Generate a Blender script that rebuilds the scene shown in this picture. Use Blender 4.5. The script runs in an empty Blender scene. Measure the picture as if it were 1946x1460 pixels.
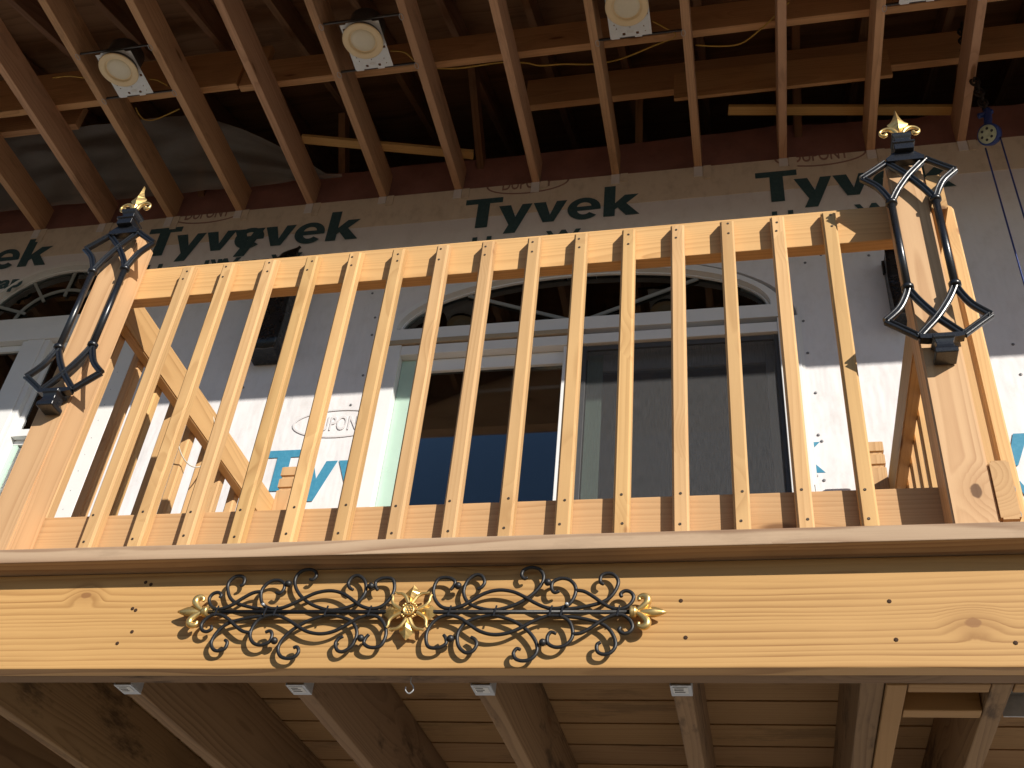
import bpy, bmesh, math, random
from mathutils import Vector, Matrix, noise as mnoise
random.seed(7)
R = math.radians
S = bpy.context.scene
COL = S.collection

# ------------------------------------------------------------------ camera
CF, YAW, PITCH, ROLL = 2.0622, -0.2644, 0.6624, 0.1078
CAM = Vector((1.389, -1.9841, -0.8807))
fwd = Vector((math.sin(YAW)*math.cos(PITCH), math.cos(YAW)*math.cos(PITCH), math.sin(PITCH)))
ri0 = Vector((math.cos(YAW), -math.sin(YAW), 0)); up0 = ri0.cross(fwd)
ri = math.cos(ROLL)*ri0 + math.sin(ROLL)*up0
up = -math.sin(ROLL)*ri0 + math.cos(ROLL)*up0
cd = bpy.data.cameras.new('camera'); cam = bpy.data.objects.new('camera', cd); COL.objects.link(cam)
cd.sensor_width = 36; cd.sensor_fit = 'HORIZONTAL'; cd.lens = 36*CF*1000/1946
cd.clip_start = 0.02; cd.clip_end = 2000
m = Matrix((ri, up, -fwd)).transposed().to_4x4(); m.translation = CAM
cam.matrix_world = m
S.camera = cam

# ------------------------------------------------------------------ light
LD = Vector((-1.0, 1.0, -0.62)).normalized()          # the way the sunlight travels
world = bpy.data.worlds.new('World'); S.world = world; world.use_nodes = True
wn = world.node_tree.nodes; wl = world.node_tree.links
sky = wn.new('ShaderNodeTexSky'); sky.sky_type = 'NISHITA'; sky.sun_disc = False
sky.sun_elevation = math.asin(-LD.z); sky.sun_rotation = math.atan2(-LD.x, -LD.y)
sky.altitude = 0; sky.air_density = 0.75; sky.dust_density = 0.15; sky.ozone_density = 2.5
bg = wn['Background']; bg.inputs['Strength'].default_value = 0.070
wl.new(sky.outputs[0], bg.inputs['Color'])
sl = bpy.data.lights.new('sun', 'SUN'); sun = bpy.data.objects.new('sun', sl); COL.objects.link(sun)
sl.energy = 4.8; sl.angle = R(0.5); sl.color = (1.0, 0.94, 0.85)
sun.rotation_euler = LD.to_track_quat('-Z', 'Y').to_euler(); sun.location = (6, -8, 8)
S.view_settings.view_transform = 'Standard'; S.view_settings.look = 'None'
S.view_settings.exposure = 0.30; S.view_settings.gamma = 1.0; S.view_settings.use_curve_mapping = False
S.cycles.max_bounces = 10; S.cycles.diffuse_bounces = 6; S.cycles.transparent_max_bounces = 16

# ------------------------------------------------------------------ photo pixel -> point
def ray(px, py):
    return fwd*(CF*1000) + ri*(px-973) - up*(py-730)
def at_y(px, py, y): d = ray(px, py); return CAM + d*((y-CAM.y)/d.y)
def at_x(px, py, x): d = ray(px, py); return CAM + d*((x-CAM.x)/d.x)
def at_z(px, py, z): d = ray(px, py); return CAM + d*((z-CAM.z)/d.z)

# ------------------------------------------------------------------ object helpers
def link(o, parent=None):
    COL.objects.link(o)
    if parent is not None:
        o.parent = parent
    return o
def tag(o, label, cat, group=None):
    o['label'] = label; o['category'] = cat
    if group: o['group'] = group
    return o
def thing(name, label, cat, loc=(0, 0, 0), group=None):
    o = bpy.data.objects.new(name, None); o.empty_display_size = .05; o.location = loc
    link(o); return tag(o, label, cat, group)
def put(o, parent, loc):
    """place o at world loc under parent (parents are never rotated unless noted)"""
    base = Vector((0, 0, 0)); p = parent
    while p is not None:
        if p.rotation_euler[:] != (0, 0, 0): break
        base += p.location; p = p.parent
    o.location = Vector(loc)-base
def mesh_from(verts, faces, name='mesh', smooth=False):
    me = bpy.data.meshes.new(name); me.from_pydata([tuple(v) for v in verts], [], faces); me.update()
    bm = bmesh.new(); bm.from_mesh(me); bmesh.ops.recalc_face_normals(bm, faces=bm.faces); bm.to_mesh(me); bm.free()
    if smooth:
        for p in me.polygons: p.use_smooth = True
    return me
def mob(name, me, mat, parent=None, loc=(0, 0, 0), rot=(0, 0, 0)):
    if mat is not None and not me.materials: me.materials.append(mat)
    o = bpy.data.objects.new(name, me); link(o, parent); o.rotation_euler = rot
    put(o, parent, loc); return o
BOXC = {}
def box_mesh(lx, ly, lz, bev=.003, key=None):
    k = (round(lx, 5), round(ly, 5), round(lz, 5), bev, key)
    if k in BOXC: return BOXC[k]
    bm = bmesh.new(); bmesh.ops.create_cube(bm, size=1)
    for v in bm.verts: v.co = Vector((v.co.x*lx, v.co.y*ly, v.co.z*lz))
    if bev: bmesh.ops.bevel(bm, geom=list(bm.edges), offset=bev, segments=2, profile=.6, affect='EDGES')
    me = bpy.data.meshes.new('board'); bm.to_mesh(me); bm.free()
    BOXC[k] = me; return me
AXROT = {'X': (0, 0, 0), 'Y': (0, 0, R(90)), 'Z': (0, R(-90), 0)}
def board(name, ax, x0, x1, y0, y1, z0, z1, mat, parent=None, bev=.003):
    """timber running along ax, its grain along local X"""
    dx, dy, dz = x1-x0, y1-y0, z1-z0
    L = {'X': (dx, dy, dz), 'Y': (dy, dx, dz), 'Z': (dz, dy, dx)}[ax]
    me = box_mesh(*L, bev, mat.name)
    return mob(name, me, mat, parent, ((x0+x1)/2, (y0+y1)/2, (z0+z1)/2), AXROT[ax])
def spline(pts, n=6):
    P = [Vector(p) for p in pts]; out = []
    for i in range(len(P)-1):
        p0 = P[max(i-1, 0)]; p1 = P[i]; p2 = P[i+1]; p3 = P[min(i+2, len(P)-1)]
        for k in range(n):
            t = k/n
            out.append(.5*((2*p1)+(p2-p0)*t+(2*p0-5*p1+4*p2-p3)*t*t+(3*p1-p0-3*p2+p3)*t**3))
    out.append(P[-1]); return out
def tube_geo(pts, rad, sides=8, closed=False, V=None, F=None):
    """round rod through 3D points; rad a number or f(t)"""
    V = [] if V is None else V; F = [] if F is None else F
    n = len(pts); b0 = len(V); nrm = None
    for i, p in enumerate(pts):
        if closed: t = (pts[(i+1) % n]-pts[i-1])
        else: t = pts[min(i+1, n-1)]-pts[max(i-1, 0)]
        t = t.normalized() if t.length > 1e-9 else Vector((1, 0, 0))
        if nrm is None:
            a = Vector((0, 1, 0)) if abs(t.y) < .9 else Vector((1, 0, 0)); nrm = t.cross(a).normalized()
        else:
            nrm = (nrm-t*nrm.dot(t)); nrm = nrm.normalized() if nrm.length > 1e-6 else t.orthogonal().normalized()
        bi = t.cross(nrm); r = rad(i/max(n-1, 1)) if callable(rad) else rad
        for k in range(sides):
            a = 2*math.pi*k/sides; V.append(p+(nrm*math.cos(a)+bi*math.sin(a))*r)
    rows = n if closed else n-1
    for i in range(rows):
        for k in range(sides):
            a = b0+i*sides+k; b = b0+i*sides+(k+1) % sides; j = (i+1) % n
            F.append((a, b, b0+j*sides+(k+1) % sides, b0+j*sides+k))
    if not closed:
        F.append(tuple(b0+k for k in reversed(range(sides)))); F.append(tuple(b0+(n-1)*sides+k for k in range(sides)))
    return V, F
def tube(name, pts, rad, mat, parent=None, sides=8, closed=False, n=6, loc=(0, 0, 0)):
    P = spline(pts, n) if n else [Vector(p) for p in pts]
    V, F = tube_geo(P, rad, sides, closed)
    return mob(name, mesh_from(V, F, name, True), mat, parent, loc)
def sweep_geo(pts, sec, V, F):
    """sweep a section (s in plane, t depth along y) along a curve in the xz plane"""
    n = len(pts); b0 = len(V); m_ = len(sec)
    for i, p in enumerate(pts):
        t = (pts[min(i+1, n-1)]-pts[max(i-1, 0)]).normalized(); nn = Vector((-t.z, 0, t.x))
        for s, d in sec: V.append(p+nn*s+Vector((0, d, 0)))
    for i in range(n-1):
        for k in range(m_):
            a = b0+i*m_+k; b = b0+i*m_+(k+1) % m_
            F.append((a, b, b+m_, a+m_))
    F.append(tuple(b0+k for k in reversed(range(m_)))); F.append(tuple(b0+(n-1)*m_+k for k in range(m_)))
def lathe_geo(prof, V, F, c=(0, 0, 0), sides=16, ax='Z', a0=0):
    """prof: (along, radius)"""
    b0 = len(V); c = Vector(c)
    for h, r in prof:
        for k in range(sides):
            a = a0+2*math.pi*k/sides; u, w = r*math.cos(a), r*math.sin(a)
            V.append(c+{'Z': Vector((u, w, h)), 'Y': Vector((u, h, w)), 'X': Vector((h, u, w))}[ax])
    for i in range(len(prof)-1):
        for k in range(sides):
            a = b0+i*sides+k; b = b0+i*sides+(k+1) % sides
            F.append((a, b, b+sides, a+sides))
    F.append(tuple(b0+k for k in range(sides))); F.append(tuple(b0+(len(prof)-1)*sides+k for k in range(sides)))
def lathe(name, prof, mat, parent, loc, sides=16, ax='Z', smooth=True, a0=0):
    V, F = [], []; lathe_geo(prof, V, F, (0, 0, 0), sides, ax, a0)
    return mob(name, mesh_from(V, F, name, smooth), mat, parent, loc)
def lathe_mesh(prof, ax='Z', sides=8, smooth=True):
    V, F = [], []; lathe_geo(prof, V, F, (0, 0, 0), sides, ax); return mesh_from(V, F, 'turned', smooth)
def fill_mesh(polys, t):
    """flat plate in the xz plane from outlines (inner outlines are holes), t thick, front at y=0"""
    cu = bpy.data.curves.new('tmp', 'CURVE'); cu.dimensions = '2D'; cu.fill_mode = 'BOTH'; cu.extrude = t/2
    for P in polys:
        sp = cu.splines.new('POLY'); sp.points.add(len(P)-1); sp.use_cyclic_u = True
        for q_, (x, z) in zip(sp.points, P): q_.co = (x, z, 0, 1)
    return curve_to_mesh(cu, t)
def curve_to_mesh(cu, t):
    o = bpy.data.objects.new('tmp', cu); COL.objects.link(o)
    dg = bpy.context.evaluated_depsgraph_get(); dg.update()
    me = bpy.data.meshes.new_from_object(o.evaluated_get(dg))
    bpy.data.objects.remove(o); bpy.data.curves.remove(cu)
    me.materials.clear()
    for v in me.vertices: x, y, z = v.co; v.co = (x, t/2-z, y)
    me.update(); return me
def text_mesh(s, w, h, bold=.02, t=.0012):
    cu = bpy.data.curves.new('tmp', 'FONT'); cu.body = s; cu.size = 1; cu.offset = bold; cu.extrude = t/2; cu.resolution_u = 4
    me = curve_to_mesh(cu, t)
    xs = [v.co.x for v in me.vertices]; zs = [v.co.z for v in me.vertices]
    x0, x1 = min(xs), max(xs); z1 = max(zs)
    for v in me.vertices: v.co.x = (v.co.x-x0)/(x1-x0)*w; v.co.z = v.co.z/z1*h
    return me
def arc(cx, cz, a, b, t0, t1, n):
    return [(cx+a*math.cos(R(t0+(t1-t0)*i/n)), cz+b*math.sin(R(t0+(t1-t0)*i/n))) for i in range(n+1)]

# ------------------------------------------------------------------ materials
class NT:
    def __init__(s, name):
        s.m = bpy.data.materials.new(name); s.m.use_nodes = True; s.t = s.m.node_tree
        s.t.nodes.clear(); s.out = s.n('OutputMaterial')
    def n(s, ty, **kw):
        nd = s.t.nodes.new('ShaderNode'+ty)
        for k, v in kw.items():
            if k.startswith('i_'): nd.inputs[k[2:].replace('_', ' ')].default_value = v
            else: setattr(nd, k, v)
        return nd
    def l(s, a, b): s.t.links.new(a, b)
    def math(s, op, a, b=None, c=None):
        nd = s.n('Math', operation=op)
        for i, v in enumerate((a, b, c)):
            if v is None: continue
            if isinstance(v, (int, float)): nd.inputs[i].default_value = v
            else: s.l(v, nd.inputs[i])
        return nd.outputs[0]
    def vmath(s, op, a, b):
        nd = s.n('VectorMath', operation=op)
        for i, v in enumerate((a, b)):
            if isinstance(v, tuple): nd.inputs[i].default_value = v
            else: s.l(v, nd.inputs[i])
        return nd.outputs[0]
    def noise(s, vec, scale=1, detail=3, rough=.55):
        nd = s.n('TexNoise'); nd.inputs['Scale'].default_value = scale; nd.inputs['Detail'].default_value = detail
        nd.inputs['Roughness'].default_value = rough; s.l(vec, nd.inputs['Vector']); return nd.outputs['Fac']
    def smooth(s, v, a, b, lo=0., hi=1.):
        nd = s.n('MapRange', interpolation_type='SMOOTHSTEP')
        s.l(v, nd.inputs[0])
        for i, x in zip((1, 2, 3, 4), (a, b, lo, hi)): nd.inputs[i].default_value = x
        return nd.outputs[0]
    def mix(s, f, a, b, mode='MIX'):
        nd = s.n('Mix', data_type='RGBA', blend_type=mode)
        for i, v in ((0, f), (6, a), (7, b)):
            if isinstance(v, (int, float)): nd.inputs[i].default_value = v
            elif isinstance(v, tuple): nd.inputs[i].default_value = (*v, 1)
            else: s.l(v, nd.inputs[i])
        return nd.outputs[2]
    def bsdf(s, col, rough=.6, metal=0., bump=None, strength=.2, dist=.002, spec=.5):
        b = s.n('BsdfPrincipled')
        for nm, v in (('Base Color', col), ('Roughness', rough), ('Metallic', metal), ('Specular IOR Level', spec)):
            if isinstance(v, (int, float)): b.inputs[nm].default_value = v
            elif isinstance(v, tuple): b.inputs[nm].default_value = (*v, 1)
            else: s.l(v, b.inputs[nm])
        if bump is not None:
            bp = s.n('Bump'); bp.inputs['Strength'].default_value = strength; bp.inputs['Distance'].default_value = dist
            s.l(bump, bp.inputs['Height']); s.l(bp.outputs[0], b.inputs['Normal'])
        s.l(b.outputs[0], s.out.inputs['Surface']); return b
def wood(name, light, dark, pitch=.009, warp=.02, contrast=.8, pith=None, knots=.35, blotch=0., rough=.62, knotcol=(.16, .07, .025), tint=.12, spec=.3, at=(), bump=.16, ks=(3.0, 11., 11.), kr=.17):
    t = NT(name); tc = t.n('TexCoord'); oi = t.n('ObjectInfo')
    w = t.n('TexWhiteNoise', noise_dimensions='1D'); t.l(oi.outputs['Random'], w.inputs['W'])
    sp = t.n('SeparateColor'); t.l(w.outputs['Color'], sp.inputs[0]); r1, r2, r3 = sp.outputs[0], sp.outputs[1], sp.outputs[2]
    cb = t.n('CombineXYZ'); t.l(t.math('MULTIPLY', r1, 37.), cb.inputs[0]); t.l(t.math('MULTIPLY', r2, .3), cb.inputs[1]); t.l(t.math('MULTIPLY', r3, .3), cb.inputs[2])
    p = t.vmath('ADD', tc.outputs['Object'], cb.outputs[0])
    vo = t.n('TexVoronoi', feature='F1'); vo.inputs['Scale'].default_value = 1
    t.l(t.vmath('MULTIPLY', p, ks), vo.inputs['Vector'])
    kc = t.n('SeparateColor'); t.l(vo.outputs['Color'], kc.inputs[0])
    act = t.math('LESS_THAN', kc.outputs[0], knots)
    core = t.math('MULTIPLY', act, t.smooth(vo.outputs['Distance'], kr, kr*.45))
    halo = t.math('MULTIPLY', act, t.smooth(vo.outputs['Distance'], .55, .08))
    for kx, ky, kz, kr in at:                           # particular knots, at places on the timber
        dv = t.vmath('MULTIPLY', t.vmath('SUBTRACT', tc.outputs['Object'], (kx, ky, kz)), (.62, 1., 1.))
        ln = t.n('VectorMath', operation='LENGTH'); t.l(dv, ln.inputs[0])
        nz_ = t.math('MULTIPLY_ADD', t.noise(t.vmath('MULTIPLY', p, (60., 60., 60.)), 1, 2), kr*.5, -kr*.25)
        dd = t.math('ADD', ln.outputs['Value'], nz_)
        core = t.math('MAXIMUM', core, t.smooth(dd, kr, kr*.7))
        halo = t.math('MAXIMUM', halo, t.smooth(dd, kr*4.5, kr*.6))
    sx = t.n('SeparateXYZ'); t.l(tc.outputs['Object'], sx.inputs[0])
    n1 = t.noise(t.vmath('MULTIPLY', p, (1.3, 6., 6.)), 1, 2)
    n2 = t.noise(t.vmath('MULTIPLY', p, (.7, 1.5, 1.5)), 1, 1)
    if pith is None:
        y0 = t.math('MULTIPLY_ADD', r2, .24, -.12); z0 = t.math('MULTIPLY_ADD', r3, .16, -.08)
    else: y0, z0 = pith
    yy = t.math('SUBTRACT', sx.outputs[1], y0); zz = t.math('SUBTRACT', sx.outputs[2], z0)
    yy = t.math('ADD', yy, t.math('MULTIPLY_ADD', n2, .09, -.045))
    rr = t.math('SQRT', t.math('ADD', t.math('MULTIPLY', yy, yy), t.math('MULTIPLY', zz, zz)))
    rr = t.math('ADD', rr, t.math('MULTIPLY_ADD', n1, 2*warp, -warp))
    rr = t.math('ADD', rr, t.math('MULTIPLY', halo, .022))
    nr = t.n('TexNoise', noise_dimensions='1D'); nr.inputs['Detail'].default_value = 2; t.l(t.math('MULTIPLY', rr, .16/pitch), nr.inputs['W']); nr.inputs['Scale'].default_value = 1
    u = t.math('ADD', t.math('DIVIDE', rr, pitch), t.math('MULTIPLY', nr.outputs[0], 5.))
    ph = t.math('FRACT', u)
    rh = t.n('TexWhiteNoise', noise_dimensions='1D'); t.l(t.math('FLOOR', u), rh.inputs['W'])
    ring = t.math('MULTIPLY', t.math('POWER', ph, 2.0), t.smooth(ph, 1.0, .86))
    ring = t.math('MULTIPLY', ring, t.math('MULTIPLY_ADD', rh.outputs['Value'], 1.3, .45))
    n3 = t.noise(t.vmath('MULTIPLY', p, (2.2, 9., 9.)), 1, 3)
    ringc = t.math('MULTIPLY', ring, t.smooth(n3, .25, .75, .35, 1.0))
    fib = t.noise(t.vmath('MULTIPLY', p, (9., 330., 330.)), 1, 2)
    fac = t.math('ADD', t.math('MULTIPLY', ringc, contrast), t.math('MULTIPLY_ADD', fib, .30, -.12))
    fac = t.math('MAXIMUM', t.math('MINIMUM', fac, 1.), 0.)
    col = t.mix(fac, light, dark)
    # board to board and patch to patch tone
    n4 = t.noise(t.vmath('MULTIPLY', p, (1.1, 3., 3.)), 1, 3)
    tone = t.math('ADD', t.math('MULTIPLY_ADD', r1, 2*tint, 1-tint), t.math('MULTIPLY_ADD', n4, .36, -.18))
    cc = t.n('CombineColor'); t.l(tone, cc.inputs[0]); t.l(tone, cc.inputs[1]); t.l(t.math('MULTIPLY', tone, t.math('MULTIPLY_ADD', r3, .16, .92)), cc.inputs[2])
    col = t.mix(1., col, cc.outputs[0], 'MULTIPLY')
    col = t.mix(t.math('MULTIPLY', halo, .35), col, dark)
    col = t.mix(t.math('MULTIPLY', core, .85), col, knotcol)
    if blotch:
        n5 = t.noise(t.vmath('MULTIPLY', p, (2.5, 9., 9.)), 1, 6, .7)
        col = t.mix(t.math('MULTIPLY', t.smooth(n5, .52, .66), blotch), col, tuple(c*.28 for c in dark))
    h = t.math('ADD', t.math('MULTIPLY', fac, -.6), t.math('MULTIPLY', fib, .7))
    t.bsdf(col, rough, 0, h, bump, .0012, spec)
    return t.m
def plain(name, col, rough=.5, metal=0., var=.12, scale=30., bump=.1, spec=.5, stretch=(1, 1, 1), dist=.002):
    t = NT(name); tc = t.n('TexCoord')
    v = t.vmath('MULTIPLY', tc.outputs['Object'], stretch)
    n = t.noise(v, scale, 5, .6)
    c2 = tuple(max(0, c*(1-var*2)) for c in col); c1 = tuple(min(1, c*(1+var)) for c in col)
    t.bsdf(t.mix(n, c2, c1), t.math('MULTIPLY_ADD', n, .2, rough-.1), metal, n, bump, dist, spec)
    return t.m

M = {}
M['rail'] = wood('rail_pine', (.585, .355, .16), (.39, .205, .078), .010, .014, .62, knots=.26)
M['baluster'] = wood('baluster_pine', (.61, .38, .17), (.42, .23, .09), .011, .008, .62, knots=.42, tint=.10, knotcol=(.27, .115, .04), ks=(5., 6., 6.), kr=.105)
M['post'] = wood('post_pine', (.60, .37, .185), (.40, .21, .09), .0085, .010, .75, pith=(.0, .012), knots=.16)
M['beam'] = wood('beam_pine', (.545, .32, .13), (.30, .148, .05), .0115, .016, .85, pith=(-.03, .085), knots=.04, tint=.03, bump=.08, at=((.963, -.02, -.027, .011), (-.916, -.02, .062, .009)), knotcol=(.27, .13, .05))
M['post_knotty'] = wood('post_pine_knotty', (.60, .38, .195), (.41, .22, .10), .0085, .010, .75, pith=(.0, .012), knots=.10, at=((-.455, -.0445, .0105*-1, .0125),), knotcol=(.10, .045, .02))
M['nosing'] = wood('nosing_weathered', (.43, .305, .19), (.22, .125, .068), .020, .014, 1.0, knots=.05, blotch=.15, rough=.75)
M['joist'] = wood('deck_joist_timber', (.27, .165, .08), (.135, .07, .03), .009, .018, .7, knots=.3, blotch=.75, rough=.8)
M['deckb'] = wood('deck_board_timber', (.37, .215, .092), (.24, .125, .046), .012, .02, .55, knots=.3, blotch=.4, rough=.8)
M['ceil'] = wood('ceiling_joist_timber', (.54, .325, .19), (.32, .165, .085), .010, .016, .6, knots=.3, blotch=.3, rough=.8)
M['xbeam'] = wood('cross_beam_timber', (.60, .35, .175), (.38, .20, .085), .010, .016, .6, knots=.3, blotch=.15, rough=.8)
M['lath'] = wood('lath_pine', (.62, .41, .17), (.45, .26, .09), .008, .01, .5, knots=.05)
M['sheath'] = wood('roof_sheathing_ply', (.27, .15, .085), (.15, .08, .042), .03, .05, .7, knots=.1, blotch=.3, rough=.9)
M['iron'] = plain('black_iron', (.011, .012, .015), .30, 0., .2, 240., .10, .7)
M['rod'] = plain('black_rod', (.016, .015, .015), .45, 0., .2, 200., .1, .5)
M['collar'] = plain('band_steel', (.03, .03, .033), .38, .3, .2, 200., .1, .5)
M['screw'] = plain('screw_steel', (.10, .075, .055), .5, .6, .3, 400., .1)
M['hole'] = plain('screw_hole', (.05, .022, .008), .9, 0, .2, 300, .1)
M['zinc'] = plain('galvanised_steel', (.50, .51, .52), .45, .55, .15, 90., .08)
M['label'] = plain('paper_label', (.72, .72, .70), .7, 0, .1, 60., .02)
M['ink'] = plain('printed_ink', (.03, .03, .035), .7, 0, .1, 60., .02)
M['white'] = plain('white_vinyl', (.78, .78, .77), .35, 0., .04, 12., .02)
M['tan'] = plain('tan_strip', (.42, .33, .22), .6, 0., .08, 12., .05)
M['green'] = plain('pale_green_film', (.46, .62, .52), .3, 0., .05, 14., .03)
M['grille'] = plain('grille_bar', (.26, .27, .255), .5, 0., .05, 10., .02)
M['plate'] = plain('white_plate', (.74, .76, .76), .45, .1, .06, 40., .04)
M['trim'] = plain('cream_trim', (.82, .65, .39), .5, 0., .03, 25., .02)
M['lens'] = plain('frosted_lens', (.74, .68, .52), .4, 0., .03, 25., .02)
M['can'] = plain('dark_can', (.07, .065, .06), .5, .3, .15, 40., .05)
M['cable'] = plain('yellow_cable', (.52, .33, .06), .5, 0., .1, 30., .03)
M['wire'] = plain('cream_cable', (.62, .58, .48), .5, 0., .06, 30., .03)
M['bag'] = plain('black_plastic', (.010, .010, .010), .28, 0., .2, 26., .5, .5, dist=.01)
M['chain'] = plain('rusty_chain', (.035, .025, .02), .6, .5, .3, 120., .3)
M['blue'] = plain('blue_plastic', (.012, .035, .17), .4, 0., .15, 60., .1)
M['pulley'] = plain('pulley_disc', (.40, .43, .30), .5, 0., .15, 60., .05)
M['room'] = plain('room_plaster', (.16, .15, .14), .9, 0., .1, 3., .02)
M['insul'] = plain('kraft_insulation', (.40, .195, .16), .85, 0., .25, 7., .5, .2, dist=.02)
M['red'] = plain('logo_red', (.36, .21, .17), .6, 0., .2, 50., .02)
M['emboss'] = plain('faint_logo', (.695, .67, .668), .5, 0., .05, 50., .02)
M['nail'] = plain('cap_nail', (.22, .22, .23), .5, .3, .2, 90., .05)
def gold():
    t = NT('gold_paint'); tc = t.n('TexCoord'); n = t.noise(tc.outputs['Object'], 90, 5, .65)
    g = t.n('NewGeometry')
    worn = t.smooth(n, .55, .75)
    c = t.mix(worn, (.78, .54, .21), (.46, .32, .14))
    t.bsdf(c, t.math('MULTIPLY_ADD', n, .25, .24), .85, n, .25, .001); return t.m
M['gold'] = gold()
def wrap(name='house_wrap', base=(.76, .735, .735), dcol=(.52, .48, .44), dmax=.3):
    t = NT(name); tc = t.n('TexCoord'); o = tc.outputs['Object']
    n = t.noise(t.vmath('MULTIPLY', o, (3.5, 1, 1.3)), 1, 4, .55)
    w = t.noise(t.vmath('MULTIPLY', o, (7., 1, 1.6)), 1, 3, .5)
    f = t.noise(o, 240, 3, .6)
    dirt = t.noise(t.vmath('MULTIPLY', o, (14., 1, 9.)), 1, 6, .7)
    col = t.mix(t.smooth(dirt, .45, .75, 0, dmax), base, dcol)
    h = t.math('ADD', t.math('MULTIPLY', n, 5.), t.math('ADD', t.math('MULTIPLY', w, 2.6), t.math('MULTIPLY', f, .08)))
    t.bsdf(col, .55, 0, h, .34, .011, .3); return t.m
M['wrap'] = wrap()
def ink(name, a, b):
    t = NT(name); tc = t.n('TexCoord'); n = t.noise(tc.outputs['Object'], 60, 5, .7)
    t.bsdf(t.mix(t.smooth(n, .3, .8), a, b), .6, 0, n, .05, .001, .3); return t.m
M['wink'] = ink('wrap_ink_cyan', (.045, .23, .36), (.08, .30, .44)); M['dink'] = ink('wrap_ink_navy', (.032, .075, .088), (.062, .115, .128))
def glass():
    t = NT('window_glass'); fr = t.n('Fresnel'); fr.inputs['IOR'].default_value = 1.52
    tr = t.n('BsdfTransparent'); tr.inputs['Color'].default_value = (.80, .84, .82, 1)
    gl = t.n('BsdfGlossy'); gl.inputs['Roughness'].default_value = .0; gl.inputs['Color'].default_value = (1, 1, 1, 1)
    mx = t.n('MixShader'); f = t.math('MINIMUM', t.math('MULTIPLY', fr.outputs[0], 1.7), 1.)
    t.l(f, mx.inputs[0]); t.l(tr.outputs[0], mx.inputs[1]); t.l(gl.outputs[0], mx.inputs[2]); t.l(mx.outputs[0], t.out.inputs['Surface'])
    return t.m
M['glass'] = glass()
def screen():
    t = NT('insect_screen'); tc = t.n('TexCoord'); o = tc.outputs['Object']
    sx = t.n('SeparateXYZ'); t.l(o, sx.inputs[0])
    streak = t.noise(t.vmath('MULTIPLY', o, (260., 1, 18.)), 1, 3, .6)
    n = t.noise(o, 3, 3)
    c = t.mix(streak, (.045, .045, .047), (.12, .12, .122))
    d = t.n('BsdfDiffuse'); t.l(c, d.inputs['Color'])
    tr = t.n('BsdfTransparent'); mx = t.n('MixShader'); t.l(t.math('MULTIPLY_ADD', streak, .25, .34), mx.inputs[0])
    t.l(tr.outputs[0], mx.inputs[1]); t.l(d.outputs[0], mx.inputs[2]); t.l(mx.outputs[0], t.out.inputs['Surface']); return t.m
M['screen'] = screen()
def film():
    t = NT('clear_plastic_sheet'); tc = t.n('TexCoord'); n = t.noise(tc.outputs['Object'], 4, 5, .6)
    b = t.n('BsdfPrincipled'); b.inputs['Base Color'].default_value = (.42, .41, .40, 1); b.inputs['Roughness'].default_value = .32
    bp = t.n('Bump'); bp.inputs['Strength'].default_value = .7; bp.inputs['Distance'].default_value = .05; t.l(n, bp.inputs['Height']); t.l(bp.outputs[0], b.inputs['Normal'])
    tr = t.n('BsdfTransparent'); mx = t.n('MixShader'); mx.inputs[0].default_value = .5
    t.l(tr.outputs[0], mx.inputs[1]); t.l(b.outputs[0], mx.inputs[2]); t.l(mx.outputs[0], t.out.inputs['Surface']); return t.m
M['film'] = film()
def groundm():
    t = NT('gravel_drive'); tc = t.n('TexCoord'); n = t.noise(tc.outputs['Object'], 2.0, 8, .7); f = t.noise(tc.outputs['Object'], 60, 3, .6)
    t.bsdf(t.mix(n, (.11, .09, .06), (.175, .14, .10)), .9, 0, f, .6, .02); return t.m
M['ground'] = groundm()

# ------------------------------------------------------------------ setting: ground
g = bpy.data.meshes.new('ground'); gs = 600
g.from_pydata([(-gs, -gs, 0), (gs, -gs, 0), (gs, gs, 0), (-gs, gs, 0)], [], [(0, 1, 2, 3)])
go = mob('ground', g, M['ground'], None, (0, 0, -2.49)); go['kind'] = 'structure'

# ------------------------------------------------------------------ key levels (metres; y=0 is the beam face, z=0 its underside)
YW = 1.60; ZC = 3.317; ZD = .2305; DT = .2675          # wall face, ceiling joist underside, beam top, deck top
YR = .104                                            # front face of the front rails
# ================================================================== house wall
wall = thing('house_wall', 'tall house wall covered in white printed house wrap behind the balcony', 'wall', (.7, YW, -2.49))
DX0, DX1 = -.204, 1.640; AC = .5*(DX0+DX1)-.03      # door opening
dc = (DX0+DX1)/2; da = (DX1-DX0)/2
ARB, ARH = 2.30, .425                                # spring line and rise of the door arch opening
LX0, LX1 = -2.55, -1.61; lc = (LX0+LX1)/2; la = (LX1-LX0)/2
outer = [(-5, -2.49), (5.6, -2.49), (5.6, ZC), (-5, ZC)]
doorh = [(DX0, DT), (DX1, DT)]+arc(dc, ARB, da, ARH, 0, 180, 40)
lwinh = [(LX0, .95), (LX1, .95)]+arc(lc, 2.56, la, .472, 0, 180, 36)
wm = fill_mesh([outer, doorh, lwinh], .15)
mob('wrap_sheet', wm, M['wrap'], wall, (0, YW, 0))
# mottled top roll, warm bounce light painted into its tan, lapped over the sheet below
M['wrap_top'] = wrap('house_wrap_bounce_tint', (.70, .60, .48), (.42, .335, .25), .5)
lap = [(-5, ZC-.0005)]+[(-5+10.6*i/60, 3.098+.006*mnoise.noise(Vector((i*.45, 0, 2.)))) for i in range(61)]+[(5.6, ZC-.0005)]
mob('wrap_sheet', fill_mesh([lap], .002), M['wrap_top'], wall, (0, YW-.0025, 0))
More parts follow.
